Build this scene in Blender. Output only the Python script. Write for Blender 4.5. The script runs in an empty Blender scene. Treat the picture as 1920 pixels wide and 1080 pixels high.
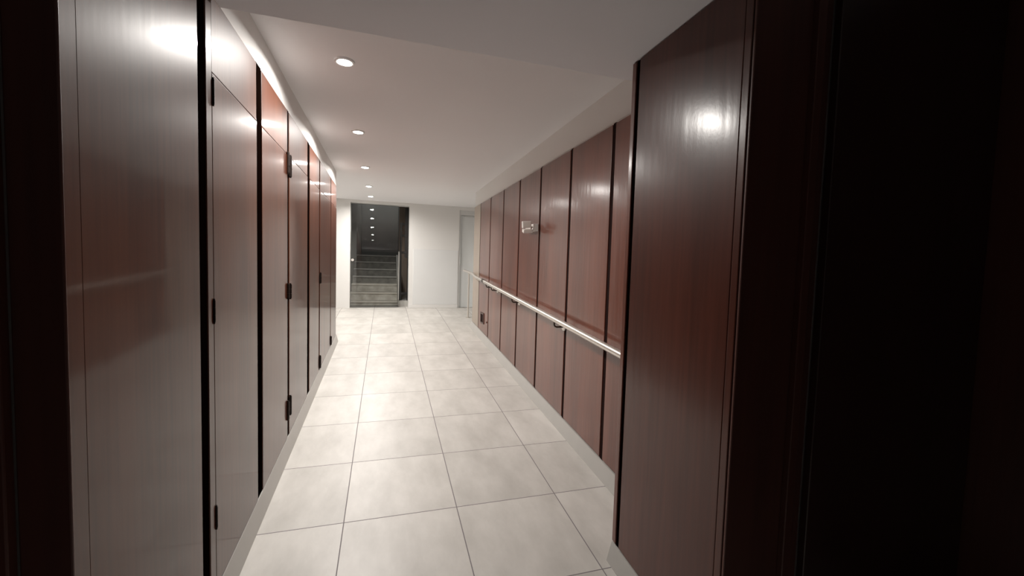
import bpy, bmesh, math
from mathutils import Vector, Matrix

scene = bpy.context.scene
col = scene.collection

# ------------------------------------------------------------------ ramp
SL, YA, YB = 0.0733, 0.2385, 8.40
def zf(y):
    return SL * (min(max(y, YA), YB) - YA)
ZL = zf(YB)                       # landing level

# ------------------------------------------------------------------ materials
def new_mat(name):
    m = bpy.data.materials.new(name); m.use_nodes = True
    nt = m.node_tree
    for n in list(nt.nodes): nt.nodes.remove(n)
    out = nt.nodes.new('ShaderNodeOutputMaterial')
    b = nt.nodes.new('ShaderNodeBsdfPrincipled')
    nt.links.new(b.outputs[0], out.inputs[0])
    return m, nt, b, out

def plain(name, rgb, rough=0.5, metal=0.0, noise=0.0, nscale=6.0, spec=0.5, bump=0.0, bscale=60):
    m, nt, b, out = new_mat(name)
    b.inputs['Base Color'].default_value = (*rgb, 1)
    b.inputs['Roughness'].default_value = rough
    b.inputs['Metallic'].default_value = metal
    b.inputs['Specular IOR Level'].default_value = spec
    geo = nt.nodes.new('ShaderNodeNewGeometry')
    if noise > 0:
        nz = nt.nodes.new('ShaderNodeTexNoise'); nz.inputs['Scale'].default_value = nscale
        nz.inputs['Detail'].default_value = 4
        nt.links.new(geo.outputs['Position'], nz.inputs['Vector'])
        mx = nt.nodes.new('ShaderNodeMix'); mx.data_type = 'RGBA'
        mx.inputs[6].default_value = (*[c * (1 - noise) for c in rgb], 1)
        mx.inputs[7].default_value = (*[min(1, c * (1 + noise)) for c in rgb], 1)
        nt.links.new(nz.outputs[0], mx.inputs[0])
        nt.links.new(mx.outputs[2], b.inputs['Base Color'])
    if bump > 0:
        nb = nt.nodes.new('ShaderNodeTexNoise'); nb.inputs['Scale'].default_value = bscale
        nt.links.new(geo.outputs['Position'], nb.inputs['Vector'])
        bp = nt.nodes.new('ShaderNodeBump'); bp.inputs['Strength'].default_value = bump
        bp.inputs['Distance'].default_value = 0.01
        nt.links.new(nb.outputs[0], bp.inputs['Height'])
        nt.links.new(bp.outputs[0], b.inputs['Normal'])
    return m

def wood(name, dark, light, rough=0.38, coat=1.0, crough=0.09, bump=0.10, spec=0.5):
    """dark lacquered veneer, vertical grain, gentle vertical waviness in the lacquer"""
    m, nt, b, out = new_mat(name)
    L = nt.links
    geo = nt.nodes.new('ShaderNodeNewGeometry')
    def stretched(sx, sz, scale, detail, seed):
        mp = nt.nodes.new('ShaderNodeMapping')
        mp.inputs['Scale'].default_value = (sx, sx, sz)
        mp.inputs['Location'].default_value = (seed, seed * 2, seed * 3)
        L.new(geo.outputs['Position'], mp.inputs['Vector'])
        n = nt.nodes.new('ShaderNodeTexNoise'); n.inputs['Scale'].default_value = scale
        n.inputs['Detail'].default_value = detail
        L.new(mp.outputs[0], n.inputs['Vector']); return n
    g1 = stretched(1.0, 0.04, 55, 5, 1.3)
    g2 = stretched(1.0, 0.12, 5, 3, 4.1)
    ad = nt.nodes.new('ShaderNodeMath'); ad.operation = 'MULTIPLY_ADD'
    L.new(g1.outputs[0], ad.inputs[0]); ad.inputs[1].default_value = 0.55
    L.new(g2.outputs[0], ad.inputs[2])
    rp = nt.nodes.new('ShaderNodeValToRGB')
    rp.color_ramp.elements[0].position = 0.5; rp.color_ramp.elements[0].color = (*dark, 1)
    rp.color_ramp.elements[1].position = 1.05; rp.color_ramp.elements[1].color = (*light, 1)
    L.new(ad.outputs[0], rp.inputs[0]); L.new(rp.outputs[0], b.inputs['Base Color'])
    b.inputs['Roughness'].default_value = rough
    b.inputs['Specular IOR Level'].default_value = spec
    b.inputs['Coat Weight'].default_value = coat
    b.inputs['Coat Roughness'].default_value = crough
    if bump > 0:
        w = stretched(1.0, 0.14, 22, 1, 7.7)
        o = stretched(1.0, 0.6, 120, 1, 2.2)
        a2 = nt.nodes.new('ShaderNodeMath'); a2.operation = 'MULTIPLY_ADD'
        L.new(o.outputs[0], a2.inputs[0]); a2.inputs[1].default_value = 0.12
        L.new(w.outputs[0], a2.inputs[2])
        bp = nt.nodes.new('ShaderNodeBump'); bp.inputs['Strength'].default_value = bump
        bp.inputs['Distance'].default_value = 0.004
        L.new(a2.outputs[0], bp.inputs['Height'])
        L.new(bp.outputs[0], b.inputs['Coat Normal'])
        L.new(bp.outputs[0], b.inputs['Normal'])
    return m

def tile_mat():
    m, nt, b, out = new_mat('floor_tile')
    L = nt.links
    geo = nt.nodes.new('ShaderNodeNewGeometry')
    sp = nt.nodes.new('ShaderNodeSeparateXYZ'); L.new(geo.outputs['Position'], sp.inputs[0])
    def math_(op, a, bb=None, c=None):
        n = nt.nodes.new('ShaderNodeMath'); n.operation = op
        for i, v in enumerate((a, bb, c)):
            if v is None: continue
            if isinstance(v, (int, float)): n.inputs[i].default_value = v
            else: L.new(v, n.inputs[i])
        return n.outputs[0]
    T = 0.6
    u = math_('DIVIDE', math_('ADD', sp.outputs[0], 0.1931 + 6.0), T)
    v = math_('DIVIDE', math_('ADD', sp.outputs[1], -2.2967 + 6.0), T)
    def edge(w):
        f = math_('FRACT', w)
        return math_('MULTIPLY', math_('MINIMUM', f, math_('SUBTRACT', 1.0, f)), T)
    eu, ev = edge(u), edge(v)
    d = math_('MINIMUM', eu, ev)
    grout = math_('LESS_THAN', d, 0.0026)
    cu, cv = math_('FLOOR', u), math_('FLOOR', v)
    cb = nt.nodes.new('ShaderNodeCombineXYZ'); L.new(cu, cb.inputs[0]); L.new(cv, cb.inputs[1])
    wn = nt.nodes.new('ShaderNodeTexWhiteNoise'); wn.noise_dimensions = '3D'
    L.new(cb.outputs[0], wn.inputs['Vector'])
    # cloudy streaks, shifted tile by tile
    off = nt.nodes.new('ShaderNodeVectorMath'); off.operation = 'MULTIPLY_ADD'
    L.new(wn.outputs['Color'], off.inputs[0]); off.inputs[1].default_value = (20, 20, 20)
    L.new(geo.outputs['Position'], off.inputs[2])
    mp = nt.nodes.new('ShaderNodeMapping'); mp.inputs['Scale'].default_value = (1.0, 0.45, 1.0)
    mp.inputs['Rotation'].default_value = (0, 0, 0.15)
    L.new(off.outputs[0], mp.inputs[0])
    nz = nt.nodes.new('ShaderNodeTexNoise'); nz.inputs['Scale'].default_value = 5.5
    nz.inputs['Detail'].default_value = 6; nz.inputs['Roughness'].default_value = 0.6
    L.new(mp.outputs[0], nz.inputs['Vector'])
    rp = nt.nodes.new('ShaderNodeValToRGB')
    rp.color_ramp.elements[0].position = 0.3; rp.color_ramp.elements[0].color = (0.45, 0.430, 0.398, 1)
    rp.color_ramp.elements[1].position = 0.7; rp.color_ramp.elements[1].color = (0.60, 0.577, 0.54, 1)
    L.new(nz.outputs[0], rp.inputs[0])
    hv = nt.nodes.new('ShaderNodeHueSaturation')
    L.new(rp.outputs[0], hv.inputs['Color'])
    L.new(math_('MULTIPLY_ADD', wn.outputs['Value'], 0.08, 0.96), hv.inputs['Value'])
    mx = nt.nodes.new('ShaderNodeMix'); mx.data_type = 'RGBA'
    L.new(grout, mx.inputs[0]); L.new(hv.outputs[0], mx.inputs[6])
    mx.inputs[7].default_value = (0.17, 0.15, 0.155, 1)
    L.new(mx.outputs[2], b.inputs['Base Color'])
    L.new(math_('MULTIPLY_ADD', grout, 0.35, 0.42), b.inputs['Roughness'])
    bp = nt.nodes.new('ShaderNodeBump'); bp.inputs['Strength'].default_value = 0.25
    bp.inputs['Distance'].default_value = 0.002; bp.invert = True
    L.new(grout, bp.inputs['Height']); L.new(bp.outputs[0], b.inputs['Normal'])
    return m

def glass_mat():
    m = bpy.data.materials.new('door_glass'); m.use_nodes = True
    nt = m.node_tree
    for n in list(nt.nodes): nt.nodes.remove(n)
    out = nt.nodes.new('ShaderNodeOutputMaterial')
    t = nt.nodes.new('ShaderNodeBsdfTransparent'); t.inputs[0].default_value = (0.93, 0.935, 0.925, 1)
    g = nt.nodes.new('ShaderNodeBsdfGlossy'); g.inputs['Roughness'].default_value = 0.0
    fr = nt.nodes.new('ShaderNodeFresnel'); fr.inputs['IOR'].default_value = 1.5
    mx = nt.nodes.new('ShaderNodeMixShader')
    nt.links.new(fr.outputs[0], mx.inputs[0]); nt.links.new(t.outputs[0], mx.inputs[1])
    nt.links.new(g.outputs[0], mx.inputs[2]); nt.links.new(mx.outputs[0], out.inputs[0])
    return m

def emit_mat(name, rgb, s):
    m, nt, b, out = new_mat(name)
    b.inputs['Base Color'].default_value = (*rgb, 1)
    b.inputs['Emission Color'].default_value = (*rgb, 1)
    b.inputs['Emission Strength'].default_value = s
    return m

M_FLOOR = tile_mat()
M_WHITE = plain('white_paint', (0.72, 0.71, 0.69), 0.6, noise=0.02, nscale=3, spec=0.3)
M_CEIL = plain('ceiling_paint', (0.80, 0.79, 0.80), 0.8, noise=0.02, nscale=1.5, spec=0.2)
M_SOFFIT = plain('soffit_paint', (0.86, 0.86, 0.90), 0.8, noise=0.02, nscale=1.5, spec=0.2)
M_KICK = plain('pale_skirting', (0.43, 0.415, 0.39), 0.45, noise=0.06, nscale=8)
M_WOOD = wood('lacquered_mahogany', (0.045, 0.0120, 0.0060), (0.098, 0.029, 0.0135), spec=0.10, coat=0.52, bump=0.07)
M_WOOD_R = wood('lacquered_mahogany_red', (0.085, 0.0170, 0.0070), (0.155, 0.036, 0.016), coat=0.75, crough=0.17, bump=0.18, spec=0.3)
M_BEIGE = plain('beige_end_strip', (0.36, 0.30, 0.25), 0.4, noise=0.04)
M_TRANSOM = wood('lacquered_mahogany_dull', (0.060, 0.018, 0.009), (0.105, 0.036, 0.019), rough=0.5, coat=0.3, crough=0.08, spec=0.2)
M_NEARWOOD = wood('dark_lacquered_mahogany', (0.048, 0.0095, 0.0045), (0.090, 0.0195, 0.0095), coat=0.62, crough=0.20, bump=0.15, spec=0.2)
M_JAMB = wood('foreground_mahogany', (0.060, 0.016, 0.010), (0.10, 0.028, 0.018), rough=0.5, coat=0.2, crough=0.25)  # even reddish mahogany for door frames and anteroom walls
M_GROOVE = plain('dark_stained_joint', (0.0025, 0.0012, 0.0009), 0.95, noise=0.2, spec=0.0)
M_GROOVE_R = plain('dark_stained_joint_red', (0.012, 0.003, 0.002), 0.8, noise=0.2, spec=0.08)
M_HINGE = plain('bronze_hinge', (0.016, 0.009, 0.007), 0.4, metal=0.6, noise=0.1)
M_STEEL = plain('brushed_steel', (0.74, 0.70, 0.65), 0.36, metal=1.0, noise=0.04, nscale=40)
M_DARKSTEEL = plain('dark_steel', (0.10, 0.085, 0.07), 0.35, metal=0.9, noise=0.1)
M_PLASTIC = plain('white_plastic', (0.78, 0.74, 0.70), 0.4, noise=0.02)
M_LENS = plain('frosted_lens', (0.85, 0.82, 0.76), 0.25, noise=0.02)
M_TRIM = plain('white_enamel', (0.8, 0.8, 0.8), 0.4, noise=0.02)
M_LED = emit_mat('led_lens', (1.0, 0.95, 0.88), 60)
M_GREYDOOR = plain('grey_door_paint', (0.70, 0.72, 0.715), 0.5, noise=0.03)
M_GREYFRAME = plain('grey_frame_paint', (0.60, 0.60, 0.59), 0.5, noise=0.03)
M_IRON = plain('black_iron', (0.012, 0.011, 0.010), 0.5, metal=0.3, noise=0.1)
M_STEP = plain('rough_stone_step', (0.85, 0.74, 0.60), 0.75, noise=0.6, nscale=9, bump=0.3)
M_TREAD = plain('worn_stone_tread', (0.80, 0.76, 0.70), 0.7, noise=0.15, nscale=9)
M_STEP2 = plain('upper_riser_dimmed', (0.20, 0.195, 0.18), 0.8, noise=0.65, nscale=9, bump=0.3)  # upper risers darkened: light fading up the stairs is put into the colour
M_TREAD2 = plain('upper_tread_dimmed', (0.36, 0.355, 0.34), 0.75, noise=0.3, nscale=9)  # upper treads toned down likewise, fading light painted in
M_CONC = plain('dark_concrete', (0.17, 0.17, 0.155), 0.85, noise=0.25, nscale=3, bump=0.3)
M_BROWNWALL = plain('brown_render', (0.25, 0.20, 0.165), 0.8, noise=0.15)
M_GLASS = glass_mat()
M_PLATE = plain('brown_plate', (0.045, 0.016, 0.011), 0.35, noise=0.1)

# ------------------------------------------------------------------ mesh helpers
def hexa(bm, x0, x1, y0, y1, zb0, zb1, zt0, zt1=None):
    """box whose bottom (zb0 at y0, zb1 at y1) and top may slope along y"""
    if zt1 is None: zt1 = zt0
    v = [bm.verts.new(p) for p in ((x0, y0, zb0), (x1, y0, zb0), (x1, y1, zb1), (x0, y1, zb1),
                                   (x0, y0, zt0), (x1, y0, zt0), (x1, y1, zt1), (x0, y1, zt1))]
    for f in ((3, 2, 1, 0), (4, 5, 6, 7), (0, 1, 5, 4), (1, 2, 6, 5), (2, 3, 7, 6), (3, 0, 4, 7)):
        bm.faces.new([v[i] for i in f])

def box(bm, x0, x1, y0, y1, z0, z1):
    hexa(bm, x0, x1, y0, y1, z0, z0, z1, z1)

def tube(bm, a, b, r, seg=14, r2=None):
    a, b = Vector(a), Vector(b)
    d = b - a
    mat = Matrix.Translation((a + b) / 2) @ d.to_track_quat('Z', 'Y').to_matrix().to_4x4()
    bmesh.ops.create_cone(bm, cap_ends=True, segments=seg, radius1=r, radius2=r if r2 is None else r2,
                          depth=d.length, matrix=mat)

def path_tube(bm, pts, r, seg=14):
    """one continuous swept tube through pts"""
    pts = [Vector(p) for p in pts]; rings = []
    for i, p in enumerate(pts):
        if i == 0: t = pts[1] - p
        elif i == len(pts) - 1: t = p - pts[i - 1]
        else: t = (pts[i + 1] - p).normalized() + (p - pts[i - 1]).normalized()
        t.normalize()
        ref = Vector((0, 0, 1)) if abs(t.z) < 0.9 else Vector((1, 0, 0))
        s = t.cross(ref).normalized(); u = s.cross(t)
        rings.append([bm.verts.new(p + r * (math.cos(k * 2 * math.pi / seg) * s + math.sin(k * 2 * math.pi / seg) * u))
                      for k in range(seg)])
    for a, b in zip(rings, rings[1:]):
        for k in range(seg):
            bm.faces.new((a[k], a[(k + 1) % seg], b[(k + 1) % seg], b[k]))
    bm.faces.new(rings[0][::-1]); bm.faces.new(rings[-1])

def lathe(bm, prof, centre, seg=32):
    """prof: (radius, z) list turned about a vertical axis"""
    cx, cy, cz = centre; rings = []
    for r, z in prof:
        rings.append([bm.verts.new((cx + r * math.cos(2 * math.pi * k / seg), cy + r * math.sin(2 * math.pi * k / seg), cz + z))
                      for k in range(seg)])
    for a, b in zip(rings, rings[1:]):
        for k in range(seg):
            bm.faces.new((a[k], a[(k + 1) % seg], b[(k + 1) % seg], b[k]))
    return rings

def obj(name, bm, mat, parent=None, bevel=0.0, smooth=False, seg=2):
    bmesh.ops.recalc_face_normals(bm, faces=bm.faces)
    me = bpy.data.meshes.new(name); bm.to_mesh(me); bm.free()
    me.materials.append(mat)
    o = bpy.data.objects.new(name, me); col.objects.link(o)
    if smooth:
        for p in me.polygons: p.use_smooth = True
        me.set_sharp_from_angle(angle=math.radians(40))
    if bevel > 0:
        b = o.modifiers.new('bevel', 'BEVEL'); b.width = bevel; b.segments = seg
        b.limit_method = 'ANGLE'; b.angle_limit = math.radians(40)
    if parent is not None:
        o.parent = parent
        if parent.type == 'EMPTY':
            o.matrix_parent_inverse = Matrix.Translation(parent.location).inverted()
    return o

def tag(o, label, cat, group=None, kind='thing'):
    o['label'] = label; o['category'] = cat; o['kind'] = kind
    if group: o['group'] = group

def thing(name, label, cat, loc, group=None):
    o = bpy.data.objects.new(name, None); col.objects.link(o)
    o.location = loc; o.empty_display_size = 0.1
    tag(o, label, cat, group); return o

def struct(name, bm, mat, label=None, cat=None, parent=None, bevel=0.0):
    o = obj(name, bm, mat, parent, bevel)
    if parent is None:
        o['kind'] = 'structure'
        if label: o['label'] = label
        if cat: o['category'] = cat
    return o
N = bmesh.new

# ------------------------------------------------------------------ key planes
XL, XR, XN = -0.627, 1.399, 1.079       # faces of left closets, right panelling, near right closet
ZC, ZS = 2.712, 2.48                    # ceiling, dropped soffit near the camera
YS = 1.90                               # far edge of the soffit
YF = 8.75                               # far wall
YLE, YRE = 6.09, 6.87                   # ends of left closets / right panelling

# ------------------------------------------------------------------ floor: level, ramp, landing
bm = N()
prof = [(-1.6, 0.0), (YA, 0.0), (YB, ZL), (9.3, ZL)]
ring = []
for y, z in prof:
    ring.append([bm.verts.new(c) for c in ((-1.9, y, z), (2.6, y, z), (2.6, y, -0.25), (-1.9, y, -0.25))])
for a, b in zip(ring, ring[1:]):
    for k in range(4): bm.faces.new((a[k], a[(k + 1) % 4], b[(k + 1) % 4], b[k]))
bm.faces.new(ring[0]); bm.faces.new(ring[-1])
struct('floor', bm, M_FLOOR, 'pale beige square floor tiles of the corridor, rising as a ramp', 'floor')

# ------------------------------------------------------------------ ceiling and soffit
bm = N(); box(bm, -1.9, 2.6, YS, 9.0, ZC, ZC + 0.15)
struct('ceiling', bm, M_CEIL, 'plain white ceiling with a row of downlights', 'ceiling')
bm = N(); box(bm, -0.612, 1.414, 1.03, YS, ZS, ZC + 0.15)
struct('ceiling_soffit', bm, M_SOFFIT, 'lower grey stretch of ceiling nearest the camera', 'ceiling')

bm = N(); box(bm, -1.9, 2.6, -1.6, 1.029, 2.86, ZC + 0.25)
struct('ceiling_near', bm, M_SOFFIT)
# ------------------------------------------------------------------ walls
bm = N(); box(bm, -1.30, -0.672, 1.075, YLE, -0.2, ZS)                       # behind the closets
struct('wall_left_lower', bm, M_WHITE)
bm = N(); box(bm, -1.30, -0.640, YS, YLE, 2.518, ZC)                        # white strip above them
struct('wall_left', bm, M_WHITE, 'white wall strip above the left closets', 'wall')
bm = N(); hexa(bm, 1.415, 2.1, 1.075, YRE, -0.2, -0.2, ZS - 0.001)
box(bm, 1.415, 2.1, YS, YRE, ZS, ZC)
struct('wall_right', bm, M_WHITE, 'white wall strip above the right wood panelling', 'wall')
bm = N(); box(bm, -1.9, -1.55, YLE, 9.0, -0.2, ZC)
struct('wall_left_recess', bm, M_WHITE)
bm = N(); box(bm, 2.35, 2.6, YRE, 9.0, -0.2, ZC)
struct('wall_right_recess', bm, M_WHITE)
DX0, DX1, DZ = -0.66, 0.458, 2.662       # entrance opening
GX0, GX1, GZ = 1.472, 2.12, 2.645        # grey door opening
bm = N()
box(bm, -1.55, DX0, YF, 9.0, -0.2, ZC)
box(bm, DX1, GX0, YF, 9.0, -0.2, ZC)
box(bm, GX1, 2.35, YF, 9.0, -0.2, ZC)
box(bm, DX0, DX1, YF, 9.0, DZ, ZC)
box(bm, GX0, GX1, YF, 9.0, GZ, ZC)
struct('wall_far', bm, M_WHITE, 'white end wall with the glass entrance', 'wall')
# dado of slightly shinier white on the end wall and its cap line
bm = N(); box(bm, DX1 + 0.085, GX0 - 0.015, YF - 0.008, YF - 0.001, ZL + 0.072, 1.80)
M_DADO = plain('white_dado', (0.70, 0.705, 0.70), 0.35, noise=0.03, nscale=5)
struct('trim_1', bm, M_DADO, 'white tiled dado on the lower end wall', 'wainscot', bevel=0.003)
bm = N(); box(bm, DX1 + 0.01, GX0 - 0.005, YF - 0.016, YF - 0.001, ZL, ZL + 0.07)
struct('baseboard_far', bm, M_WHITE, 'white baseboard under the end wall', 'baseboard', bevel=0.003)

# anteroom around the camera: dark panelled walls
bm = N(); box(bm, -1.9, -1.55, -1.6, 1.06, -0.2, 2.859)
struct('wall_left_near', bm, M_JAMB)
bm = N(); box(bm, 2.25, 2.6, -1.6, 1.06, -0.2, 2.859)
struct('wall_right_near', bm, M_JAMB)

# ------------------------------------------------------------------ skirting
def skirt(name, xw, xt, xf, y0, y1, h, label):
    """splayed skirting: back at xw, top edge at xt, foot at xf"""
    bm = N(); n = 10
    sec = lambda y: [bm.verts.new(c) for c in ((xw, y, zf(y) - .02), (xf, y, zf(y) - .02), (xf, y, zf(y) + 0.004), (xt, y, zf(y) + h), (xw, y, zf(y) + h))]
    ra = sec(y0); bm.faces.new(ra)
    for k in range(n):
        rb = sec(y0 + (y1 - y0) * (k + 1) / n)
        for q in range(5): bm.faces.new((ra[q], ra[(q + 1) % 5], rb[(q + 1) % 5], rb[q]))
        ra = rb
    bm.faces.new(ra)
    struct(name, bm, M_KICK, label, 'baseboard')
skirt('baseboard_left', -0.668, -0.625, -0.600, 1.08, YLE, 0.096, 'pale plinth under the left closets')
skirt('baseboard_right', 1.414, 1.394, 1.358, 1.745, YRE + 0.02, 0.092, 'pale baseboard under the right wood panels')
skirt('baseboard_right_near', 1.40, 1.078, 1.054, 1.07, 1.742, 0.092, 'pale plinth under the jutting closet on the right')

# ------------------------------------------------------------------ left closets
def hinge(parent, y, z0, z1, x=XL, r=0.009, leaf=0.0, side=1):
    """butt hinge: three knuckles on a vertical pin, with two thin leaves"""
    bm = N(); h = (z1 - z0) / 3; off = r * 0.55
    for k in range(3):
        tube(bm, (x + off * side, y, z0 + k * h + 0.001), (x + off * side, y, z0 + (k + 1) * h - 0.001), r, 10)
    tube(bm, (x + off * side, y, z0 - 0.006), (x + off * side, y, z1 + 0.006), r * 0.6, 8)
    if leaf > 0:
        box(bm, x - 0.001, x + 0.0025, y - leaf, y + leaf, z0, z1)
    return obj('hinge', bm, M_HINGE, parent, smooth=True)

ZT, ZD = 2.511, 2.222     # closet tops, door tops
HB = 0.099                # bottoms above the floor
# bay: (y0 face start, y1 face end, groove width after it, hinges[(y,z0,z1,leaf)], stile, label)
J = [1.075, 1.772, 2.480, 3.155, 3.93, 4.56, 5.455, 6.06]
G = [0.0, 0.070, 0.092, 0.052, 0.105, 0.062, 0.050, 0.040]
lab = [
    'dark wood closet closest on the left, with the broadest glossy front',
    'second wood closet on the left, narrow door with a hinge seam along its near edge',
    'third wood closet on the left, downlight streak beside its near top corner',
    'fourth wood closet on the left, bronze hinges along its near edge',
    'fifth wood closet on the left, just past the last wide dark groove',
    'sixth wood closet on the left, second from the far end of the row',
    'last narrow wood closet at the far end of the left row, next to white wall',
]
hinges = {1: [(1.868, 2.107, 2.200), (1.858, 1.285, 1.371), (1.861, 0.467, 0.553)],
          3: [(3.192, 2.089, 2.229), (3.192, 1.264, 1.362), (3.192, 0.450, 0.581)],
          4: [], 5: [(4.600, 0.433, 0.555), (4.600, 1.30, 1.40)], 6: [(5.485, 0.50, 0.60)]}
for i in range(7):
    y0 = J[i] + G[i] / 2; y1 = J[i + 1] - G[i + 1] / 2
    t = thing('closet', lab[i], 'closet', (XL, (y0 + y1) / 2, zf(y0)), 'left row of wood closets')
    zb = lambda y: zf(y) + HB
    # carcass behind the fronts
    bm = N(); hexa(bm, -0.670, -0.652, J[i] + 0.002, J[i + 1] - 0.002, zb(J[i]), zb(J[i + 1]), ZT - 0.004)
    obj('carcass', bm, M_GROOVE, t)
    # dark joint strip closing the unit on its far side
    if i < 6:
        gy0, gy1 = J[i + 1] - G[i + 1] / 2 + 0.001, J[i + 1] + G[i + 1] / 2 - 0.001
        xs = XL - 0.004
        bm = N(); hexa(bm, -0.6515, xs, gy0, gy1, zb(gy0) - 0.012, zb(gy1) - 0.012, ZT + 0.006)
        obj('joint_strip', bm, M_GROOVE, t, bevel=0.002)
    ds = y0
    if i in (0, 1):
        ys = 1.137 if i == 0 else 1.862
        top = ZT; sg = 0.0003 if i == 0 else 0.0008
        bm = N(); hexa(bm, -0.6515, XL, y0, ys - sg, zb(y0), zb(ys), top)
        obj('stile', bm, M_WOOD, t, bevel=0.0008 if i == 0 else 0.003)
        ds = ys + sg
    zdt = ZD if i > 0 else ZT
    bm = N(); hexa(bm, -0.6515, XL, ds, y1, zb(ds), zb(y1), zdt)
    d = obj('door', bm, M_WOOD, t, bevel=0.0008 if i == 0 else 0.003)
    if i > 0:
        bm = N(); hexa(bm, -0.6515, XL - 0.0015, ds, y1, zdt + 0.003, zdt + 0.003, ZT)
        obj('transom_panel', bm, M_TRANSOM, t, bevel=0.003)
    for (hy, z0, z1) in hinges.get(i, []):
        hinge(d, hy, z0, z1, leaf=0.0 if i == 1 else 0.022, r=0.0045 if i == 1 else 0.0095)
    if i == 2:   # the door that meets the double hinges from the near side
        for (hy, z0, z1) in ((3.118, 2.10, 2.235), (3.118, 1.272, 1.366), (3.118, 0.44, 0.565)):
            hinge(d, hy, z0, z1, leaf=0.0, r=0.0095)
# end return of the closet row
bm = N(); box(bm, -1.30, -0.640, YLE + 0.001, YLE + 0.012, zf(YLE), ZC - 0.001)
struct('trim_2', bm, M_WHITE)

# ------------------------------------------------------------------ right panelling
RJ = [1.775, 2.4445, 3.0877, 3.7606, 4.4056, 5.0566, 5.7248, 6.3736, 6.845]
RG = 0.040
rlab = [
    'narrow visible sliver of wood wall panel tucked behind the jutting right closet',
    'widest-looking right wood panel, glare at its top right, handrail below',
    'right wall panel above the largest handrail bracket, with two light reflections on top',
    'right wall panel with the white emergency light fixed to it',
    'right wall panel just beyond the white emergency light',
    'fifth-last wood panel of the right wall that the handrail crosses in narrow view',
    'last full wood panel on the right, with a small dark plate near the floor',
    'pale beige end strip of the panelling, beside the far grey door',
]
rlab[5] = 'plain right wall panel one before the panel with the small dark plate'
ZTR = 2.464
for i in range(8):
    y0, y1 = RJ[i] + (RG / 2 if i else 0), RJ[i + 1] - (RG / 2 if i < 7 else 0)
    t = thing('wood_panel', rlab[i], 'wall panel', (XR, (y0 + y1) / 2, zf(y0) + 0.1), 'right wall wood panels')
    bm = N(); hexa(bm, XR, 1.4135, y0, y1, zf(y0) + 0.1, zf(y1) + 0.1, ZTR)
    obj('board', bm, M_WOOD_R if i < 7 else M_BEIGE, t, bevel=0.003)
    if i < 7:
        bm = N(); hexa(bm, XR + 0.005, 1.4135, y1 + 0.001, y1 + RG - 0.001, zf(y1) + 0.092, zf(y1 + RG) + 0.092, ZTR + 0.006)
        obj('joint_strip', bm, M_GROOVE_R, t)

# ------------------------------------------------------------------ jutting closet, near right
t = thing('closet', 'tall dark wood closet jutting out on the right, large glare near its top', 'closet', (XN, 1.4, zf(1.4)))
zb = lambda y: zf(y) + 0.1
bm = N(); hexa(bm, XN + 0.022, 1.398, 1.075, 1.738, zb(1.075), zb(1.738), ZS - 0.004)
obj('carcass', bm, M_NEARWOOD, t)
bm = N(); hexa(bm, XN, XN + 0.021, 1.712, 1.742, zb(1.712), zb(1.742), ZS - 0.004)
obj('corner_post', bm, M_WOOD_R, t, bevel=0.003)
bm = N(); hexa(bm, XN + 0.006, XN + 0.021, 1.685, 1.711, zb(1.685) - 0.006, zb(1.711) - 0.006, ZS - 0.004)
obj('joint_strip', bm, M_GROOVE, t)
bm = N(); hexa(bm, XN, XN + 0.021, 1.1018, 1.684, zb(1.1018), zb(1.684), ZS - 0.004)
obj('door', bm, M_NEARWOOD, t, bevel=0.003)
bm = N(); hexa(bm, XN, XN + 0.021, 1.072, 1.1012, zb(1.072), zb(1.1), ZS - 0.004)
obj('stile', bm, M_NEARWOOD, t, bevel=0.003)

# ------------------------------------------------------------------ doorway the camera stands in
bm = N()                                     # right jamb: stepped frame facing the camera
box(bm, XN + 0.002, 1.31, 1.060, 1.070, 0.0, ZS - 0.002)
box(bm, 1.31, 1.345, 1.040, 1.070, 0.0, ZS - 0.002)
box(bm, 1.345, 1.40, 1.064, 1.070, 0.0, ZS - 0.002)
struct('trim_3', bm, M_JAMB, 'dark wood door frame at the right foreground', 'door frame', bevel=0.003)
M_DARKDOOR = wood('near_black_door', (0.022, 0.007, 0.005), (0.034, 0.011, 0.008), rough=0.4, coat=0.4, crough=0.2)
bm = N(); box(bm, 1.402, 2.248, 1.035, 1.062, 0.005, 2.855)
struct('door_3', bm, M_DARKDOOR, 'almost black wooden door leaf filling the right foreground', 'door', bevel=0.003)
bm = N()
box(bm, -0.70, -0.6135, 1.061, 1.068, 0.0, ZS - 0.002)
box(bm, -1.549, -0.70, 1.035, 1.060, 0.0, 2.855)
struct('trim_4', bm, M_JAMB, 'dark wood door frame at the left foreground', 'door frame', bevel=0.004)

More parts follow.
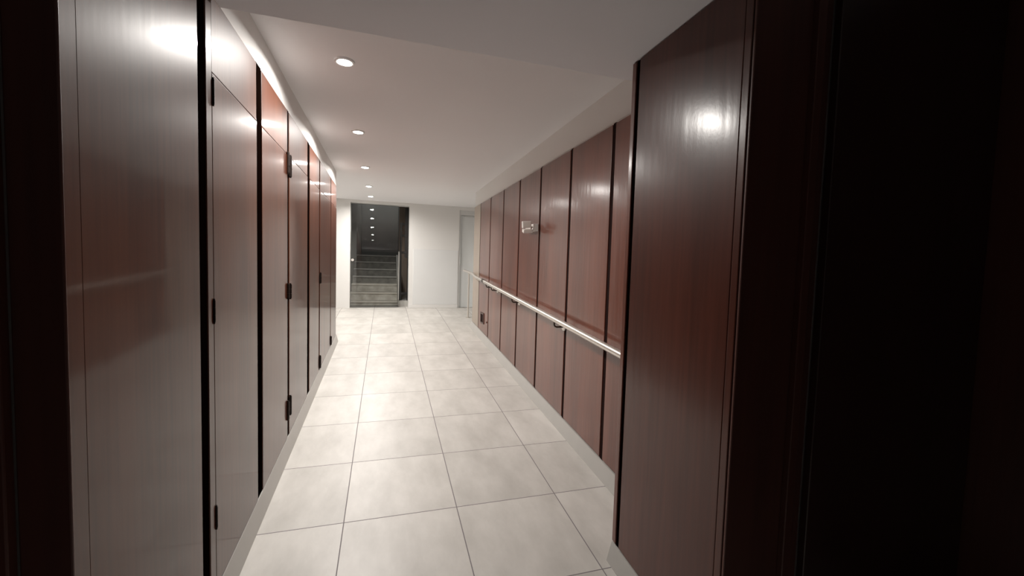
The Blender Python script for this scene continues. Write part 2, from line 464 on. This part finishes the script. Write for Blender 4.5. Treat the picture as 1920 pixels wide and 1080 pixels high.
# ------------------------------------------------------------------ downlights
dl = [2.73, 4.14, 5.65, 7.05, 8.14]
dlab = ['round recessed downlight nearest the camera, largest of the ceiling row',
        'second recessed downlight of the ceiling row from the camera',
        'middle recessed downlight of the five in the ceiling row',
        'fourth recessed downlight from the camera, next to last in the row',
        'farthest small recessed downlight, just above the glass entrance']
POW = [30.5, 30, 29, 27, 25]
for k, y in enumerate(dl):
    x = -0.245 - 0.006 * k
    t = thing('downlight', dlab[k], 'ceiling light', (x, y, ZC), 'row of ceiling downlights')
    bm = N()
    r = lathe(bm, [(0.040, -0.001), (0.040, -0.010), (0.046, -0.012), (0.056, -0.008), (0.058, -0.001)], (x, y, ZC))
    for q in range(32): bm.faces.new((r[-1][q], r[-1][(q + 1) % 32], r[0][(q + 1) % 32], r[0][q]))
    obj('trim_ring', bm, M_TRIM, t, smooth=True)
    bm = N()
    r = lathe(bm, [(0.0395, -0.001), (0.0395, -0.008), (0.032, -0.012), (0.018, -0.0145), (0.004, -0.0155)], (x, y, ZC))
    bm.faces.new(r[0]); bm.faces.new(r[-1])
    obj('lens', bm, M_LED, t, smooth=True)
    la = bpy.data.lights.new('downlight_lamp', 'AREA'); la.shape = 'DISK'; la.size = 0.075
    la.energy = POW[k]; la.color = (1.0, 0.952, 0.90); la.spread = math.radians(165)
    lo = bpy.data.objects.new('downlight_lamp', la); col.objects.link(lo)
    lo.parent = t; lo.location = (0, 0, -0.022)

# ------------------------------------------------------------------ handrail
t = thing('handrail', 'polished steel handrail along the right wood panels', 'handrail', (1.31, 4.5, zf(4.5)))
XH = 1.31
hz = lambda y: zf(y) + 0.902
bm = N()
path_tube(bm, [(XH, 1.80, hz(1.80)), (XH, 3.0, hz(3.0)), (XH, 4.4, hz(4.4)), (XH, 5.68, hz(5.68))], 0.0225, 18)
obj('tube', bm, M_STEEL, t, smooth=True)
bm = N()
path_tube(bm, [(XH, 5.69, hz(5.69)), (XH, 6.15, hz(6.15)), (XH + 0.012, 6.35, hz(6.35)), (XH + 0.04, 6.60, 1.372), (1.40, 7.0, 1.372),
               (1.445, 7.5, 1.385), (1.455, 8.0, 1.402)], 0.0225, 18)
obj('tube', bm, M_STEEL, t, smooth=True)
bm = N(); tube(bm, (XH, 5.64, hz(5.64)), (XH, 5.74, hz(5.74)), 0.0265, 18)
s = obj('joint_sleeve', bm, M_DARKSTEEL, t, smooth=True); s['label'] = 'dark sleeve joining two lengths of rail'
bm = N(); tube(bm, (1.4805, 7.62, zf(7.62) - 0.005), (1.4805, 7.62, 1.36), 0.016, 14)
tube(bm, (1.4805, 7.62, zf(7.62)), (1.4805, 7.62, zf(7.62) + 0.008), 0.045, 18)
tube(bm, (1.4805, 7.62, 1.36), (1.448, 7.62, 1.387), 0.012, 10)
obj('post', bm, M_STEEL, t, smooth=True)
for yb in (3.11, 4.30, 5.22, 5.52):
    z = hz(yb)
    bm = N()
    path_tube(bm, [(XH, yb, z - 0.014), (XH, yb, z - 0.045), (XH + 0.006, yb, z - 0.058), (XH + 0.02, yb, z - 0.064), (XR - 0.004, yb, z - 0.064)], 0.0075, 10)
    tube(bm, (XH, yb - 0.03, z - 0.0215 - 0.0022), (XH, yb + 0.03, z - 0.0215 + 0.0022), 0.006, 8)
    b = obj('bracket', bm, M_DARKSTEEL, t, smooth=True)
    bm = N(); tube(bm, (XR - 0.012, yb, z - 0.064), (XR - 0.001, yb, z - 0.064), 0.030, 20, r2=0.034)
    obj('rosette', bm, M_STEEL, b, smooth=True, bevel=0.002)

# ------------------------------------------------------------------ emergency light
t = thing('emergency_light', 'white twin-head emergency light box on the right wood panelling', 'emergency light', (1.398, 3.86, 1.89))
bm = N(); box(bm, 1.343, 1.3975, 3.78, 4.02, 1.868, 1.936)
obj('housing', bm, M_PLASTIC, t, bevel=0.006, seg=3)
bm = N(); path_tube(bm, [(1.350, 3.80, 1.905), (1.338, 3.795, 1.905), (1.328, 3.790, 1.900), (1.322, 3.785, 1.885)], 0.007, 10)
obj('arm', bm, M_PLASTIC, t, smooth=True)
def slab(bm, c, w, d, h, ry, rx):
    mat = Matrix.Translation(c) @ Matrix.Rotation(ry, 4, 'Y') @ Matrix.Rotation(rx, 4, 'X') @ Matrix.Diagonal((w, d, h, 1))
    bmesh.ops.create_cube(bm, size=1.0, matrix=mat)
for (c, w, d, h, ry, rx) in (((1.272, 3.77, 1.922), 0.088, 0.030, 0.064, math.radians(-6), math.radians(8)),
                             ((1.292, 3.80, 1.866), 0.092, 0.050, 0.030, math.radians(-5), math.radians(20))):
    bm = N(); slab(bm, c, w, d, h, ry, rx)
    hd = obj('lamp_head', bm, M_PLASTIC, t, bevel=0.004, seg=3)
    bm = N(); slab(bm, (c[0], c[1] - d / 2 - 0.0005, c[2] + 0.001), w * 0.84, 0.004, h * 0.72, ry, rx)
    obj('lens', bm, M_LENS, hd, bevel=0.001)

# ------------------------------------------------------------------ small wall plate on the last panel
t = thing('wall_plate', 'small dark brown rectangular plate low on the last right wood panel', 'wall plate', (XR, 6.06, 0.74))
bm = N(); box(bm, XR - 0.010, XR - 0.0008, 5.97, 6.19, 0.650, 0.815)
obj('cover', bm, M_PLATE, t, bevel=0.003)
bm = N(); box(bm, XR - 0.0135, XR - 0.0102, 6.01, 6.15, 0.675, 0.790)
obj('insert', bm, M_GROOVE_R, t, bevel=0.002)
bm = N(); tube(bm, (XR - 0.008, 5.80, 0.705), (XR - 0.0008, 5.80, 0.705), 0.014, 14)
o = obj('wall_stop', bm, M_PLATE, smooth=True)
tag(o, 'tiny round dark knob on the panel beside the small brown plate', 'knob')

# ------------------------------------------------------------------ glass entrance (door_1)
bm = N()
gx0, gx1 = DX0 + 0.008, 0.245
box(bm, gx0, gx1, -0.005, 0.005, -(DZ - ZL) / 2 + 0.02, (DZ - ZL) / 2 - 0.012)
g = struct('door_1', bm, M_GLASS, 'clear glass entrance door in front of the dark outdoor steps', 'glass door')
g.location = (0, YF + 0.10, (DZ + ZL) / 2)
g.rotation_euler = (math.radians(-2.2), 0, math.radians(0.8))
def dpart(name, bm, m, **k):
    o = obj(name, bm, m, **k); o.parent = g; return o
bm = N(); tube(bm, (DX0 + 0.045, -0.05, -0.09), (DX0 + 0.045, 0.05, -0.09), 0.016, 14)
tube(bm, (DX0 + 0.045, -0.050, -0.09), (DX0 + 0.045, -0.065, -0.09), 0.026, 16)
dpart('handle', bm, M_STEEL, smooth=True)
bm = N(); box(bm, gx1 + 0.0005, gx1 + 0.006, -0.008, 0.008, -(DZ - ZL) / 2 + 0.02, (DZ - ZL) / 2 - 0.012)
dpart('edge_strip', bm, M_GROOVE)

# ------------------------------------------------------------------ outside: steps, walls, gate
t = thing('outdoor_staircase', 'rough stone steps rising outside behind the glass entrance', 'stairs', (-0.2, 9.3, ZL))
z, y = ZL - 0.03, 9.31
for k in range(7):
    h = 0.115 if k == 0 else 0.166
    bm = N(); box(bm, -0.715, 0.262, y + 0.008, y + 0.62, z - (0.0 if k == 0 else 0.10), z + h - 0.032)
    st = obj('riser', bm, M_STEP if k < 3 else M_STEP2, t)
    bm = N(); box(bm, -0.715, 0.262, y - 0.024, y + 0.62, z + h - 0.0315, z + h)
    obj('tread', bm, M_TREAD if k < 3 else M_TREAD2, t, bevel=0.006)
    z += h; y += 0.305
bm = N(); box(bm, -0.715, 0.262, y + 0.34, 13.0, z - 0.15, z - 0.01)
obj('top_landing', bm, M_STEP, t)
bm = N()
hexa(bm, 0.264, 0.312, 9.16, 9.30, ZL - 0.02, ZL - 0.02, ZL + 1.13, ZL + 1.15)
hexa(bm, 0.264, 0.312, 9.3005, 11.0, ZL - 0.02, ZL - 0.02, ZL + 0.30, ZL + 1.1)
o = obj('side_kerb', bm, plain('white_kerb', (0.78, 0.76, 0.72), 0.7, noise=0.05), t); o['label'] = 'white painted side of the steps'
bm = N(); box(bm, -1.9, 2.6, 9.301, 14.0, ZL - 0.3, ZL - 0.035)
box(bm, 0.27, 0.6195, 9.01, 9.155, ZL - 0.02, 0.722); box(bm, 0.314, 0.6185, 9.155, 10.595, ZL - 0.03, 0.722)
struct('ground', bm, plain('outdoor_paving', (0.42, 0.41, 0.38), 0.7, noise=0.1))
bm = N(); box(bm, -1.1, -0.722, 9.002, 14.0, ZL - 0.03, 5.2)
struct('wall_outside_left', bm, M_CONC)
bm = N(); box(bm, -1.1, 2.6, 14.01, 14.3, ZL - 0.2, 6.2)
struct('wall_outside_back', bm, M_CONC)
bm = N(); box(bm, 0.62, 0.9, 9.002, 14.0, ZL - 0.03, 5.2)
struct('wall_outside_right', bm, M_BROWNWALL)
bm = N(); box(bm, 0.314, 0.619, 10.6, 10.8, ZL - 0.03, 5.2)
struct('wall_outside_passage', bm, M_BROWNWALL)

t = thing('iron_gate', 'narrow black iron gate with flat rungs at the right of the glass entrance', 'gate', (0.38, 9.06, ZL))
bm = N(); box(bm, 0.284, 0.326, 9.045, 9.075, 0.723, 2.345)
obj('post', bm, M_IRON, t, bevel=0.003)
bm = N(); box(bm, 0.438, 0.462, 9.045, 9.075, 0.723, 2.655)
obj('post', bm, M_IRON, t, bevel=0.003)
for zz in (0.868, 1.725, 2.075, 2.315):
    bm = N(); box(bm, 0.3265, 0.4375, 9.050, 9.070, zz - 0.024, zz + 0.024)
    obj('rung', bm, M_IRON, t, bevel=0.002)
bm = N(); box(bm, 0.385, 0.437, 9.058, 9.064, 1.62, 2.655)
obj('sheet', bm, M_IRON, t)

# ------------------------------------------------------------------ grey door at the far right (door_2)
bm = N()
box(bm, GX0, GX0 + 0.035, YF + 0.02, YF + 0.16, ZL, GZ)
box(bm, GX1 - 0.035, GX1, YF + 0.02, YF + 0.16, ZL, GZ)
box(bm, GX0 + 0.035, GX1 - 0.035, YF + 0.02, YF + 0.16, GZ - 0.10, GZ)
fr = struct('door_2', bm, M_GREYFRAME, 'pale grey door at the far right end of the corridor', 'door')
bm = N(); box(bm, GX0 + 0.037, GX1 - 0.037, YF + 0.07, YF + 0.11, ZL + 0.005, GZ - 0.104)
obj('door_leaf', bm, M_GREYDOOR, fr, bevel=0.003)
bm = N(); box(bm, GX0 + 0.10, GX0 + 0.34, YF + 0.045, YF + 0.068, 2.515, 2.54)
obj('closer', bm, M_GREYFRAME, fr, bevel=0.003)
bm = N(); tube(bm, (GX0 + 0.030, YF + 0.012, 1.50), (GX0 + 0.030, YF + 0.012, 1.74), 0.012, 10)
obj('hinge', bm, M_GREYFRAME, fr, smooth=True)

# unseen fill light, added near the back wall to lift the dark background
ol = bpy.data.lights.new('outdoor_fill', 'POINT'); ol.energy = 40.0; ol.shadow_soft_size = 0.15; ol.color = (0.95, 0.97, 1.0)
oo = bpy.data.objects.new('outdoor_fill', ol); col.objects.link(oo); oo.location = (-0.2, 13.0, 4.3)

# ------------------------------------------------------------------ world
w = bpy.data.worlds.new('night'); scene.world = w; w.use_nodes = True
bg = w.node_tree.nodes['Background']
bg.inputs[0].default_value = (0.68, 0.64, 0.61, 1); bg.inputs[1].default_value = 0.05

# ------------------------------------------------------------------ camera
R = Vector((0.956813, -0.289181, 0.029716)); U = Vector((-0.012349, 0.061694, 0.998019)); F = Vector((0.290442, 0.955284, -0.055458))
cd = bpy.data.cameras.new('camera'); cd.sensor_width = 36.0; cd.lens = 785.0 / 1920 * 36; cd.clip_start = 0.02
cam = bpy.data.objects.new('camera', cd); col.objects.link(cam)
mw = Matrix(((R.x, U.x, -F.x, 0), (R.y, U.y, -F.y, 0), (R.z, U.z, -F.z, 1.54), (0, 0, 0, 1)))
cam.matrix_world = mw
scene.camera = cam

scene.view_settings.view_transform = 'Standard'
scene.view_settings.look = 'None'
scene.view_settings.exposure = 0.0
scene.view_settings.gamma = 1.05
scene.cycles.use_denoising = True
scene.cycles.max_bounces = 8
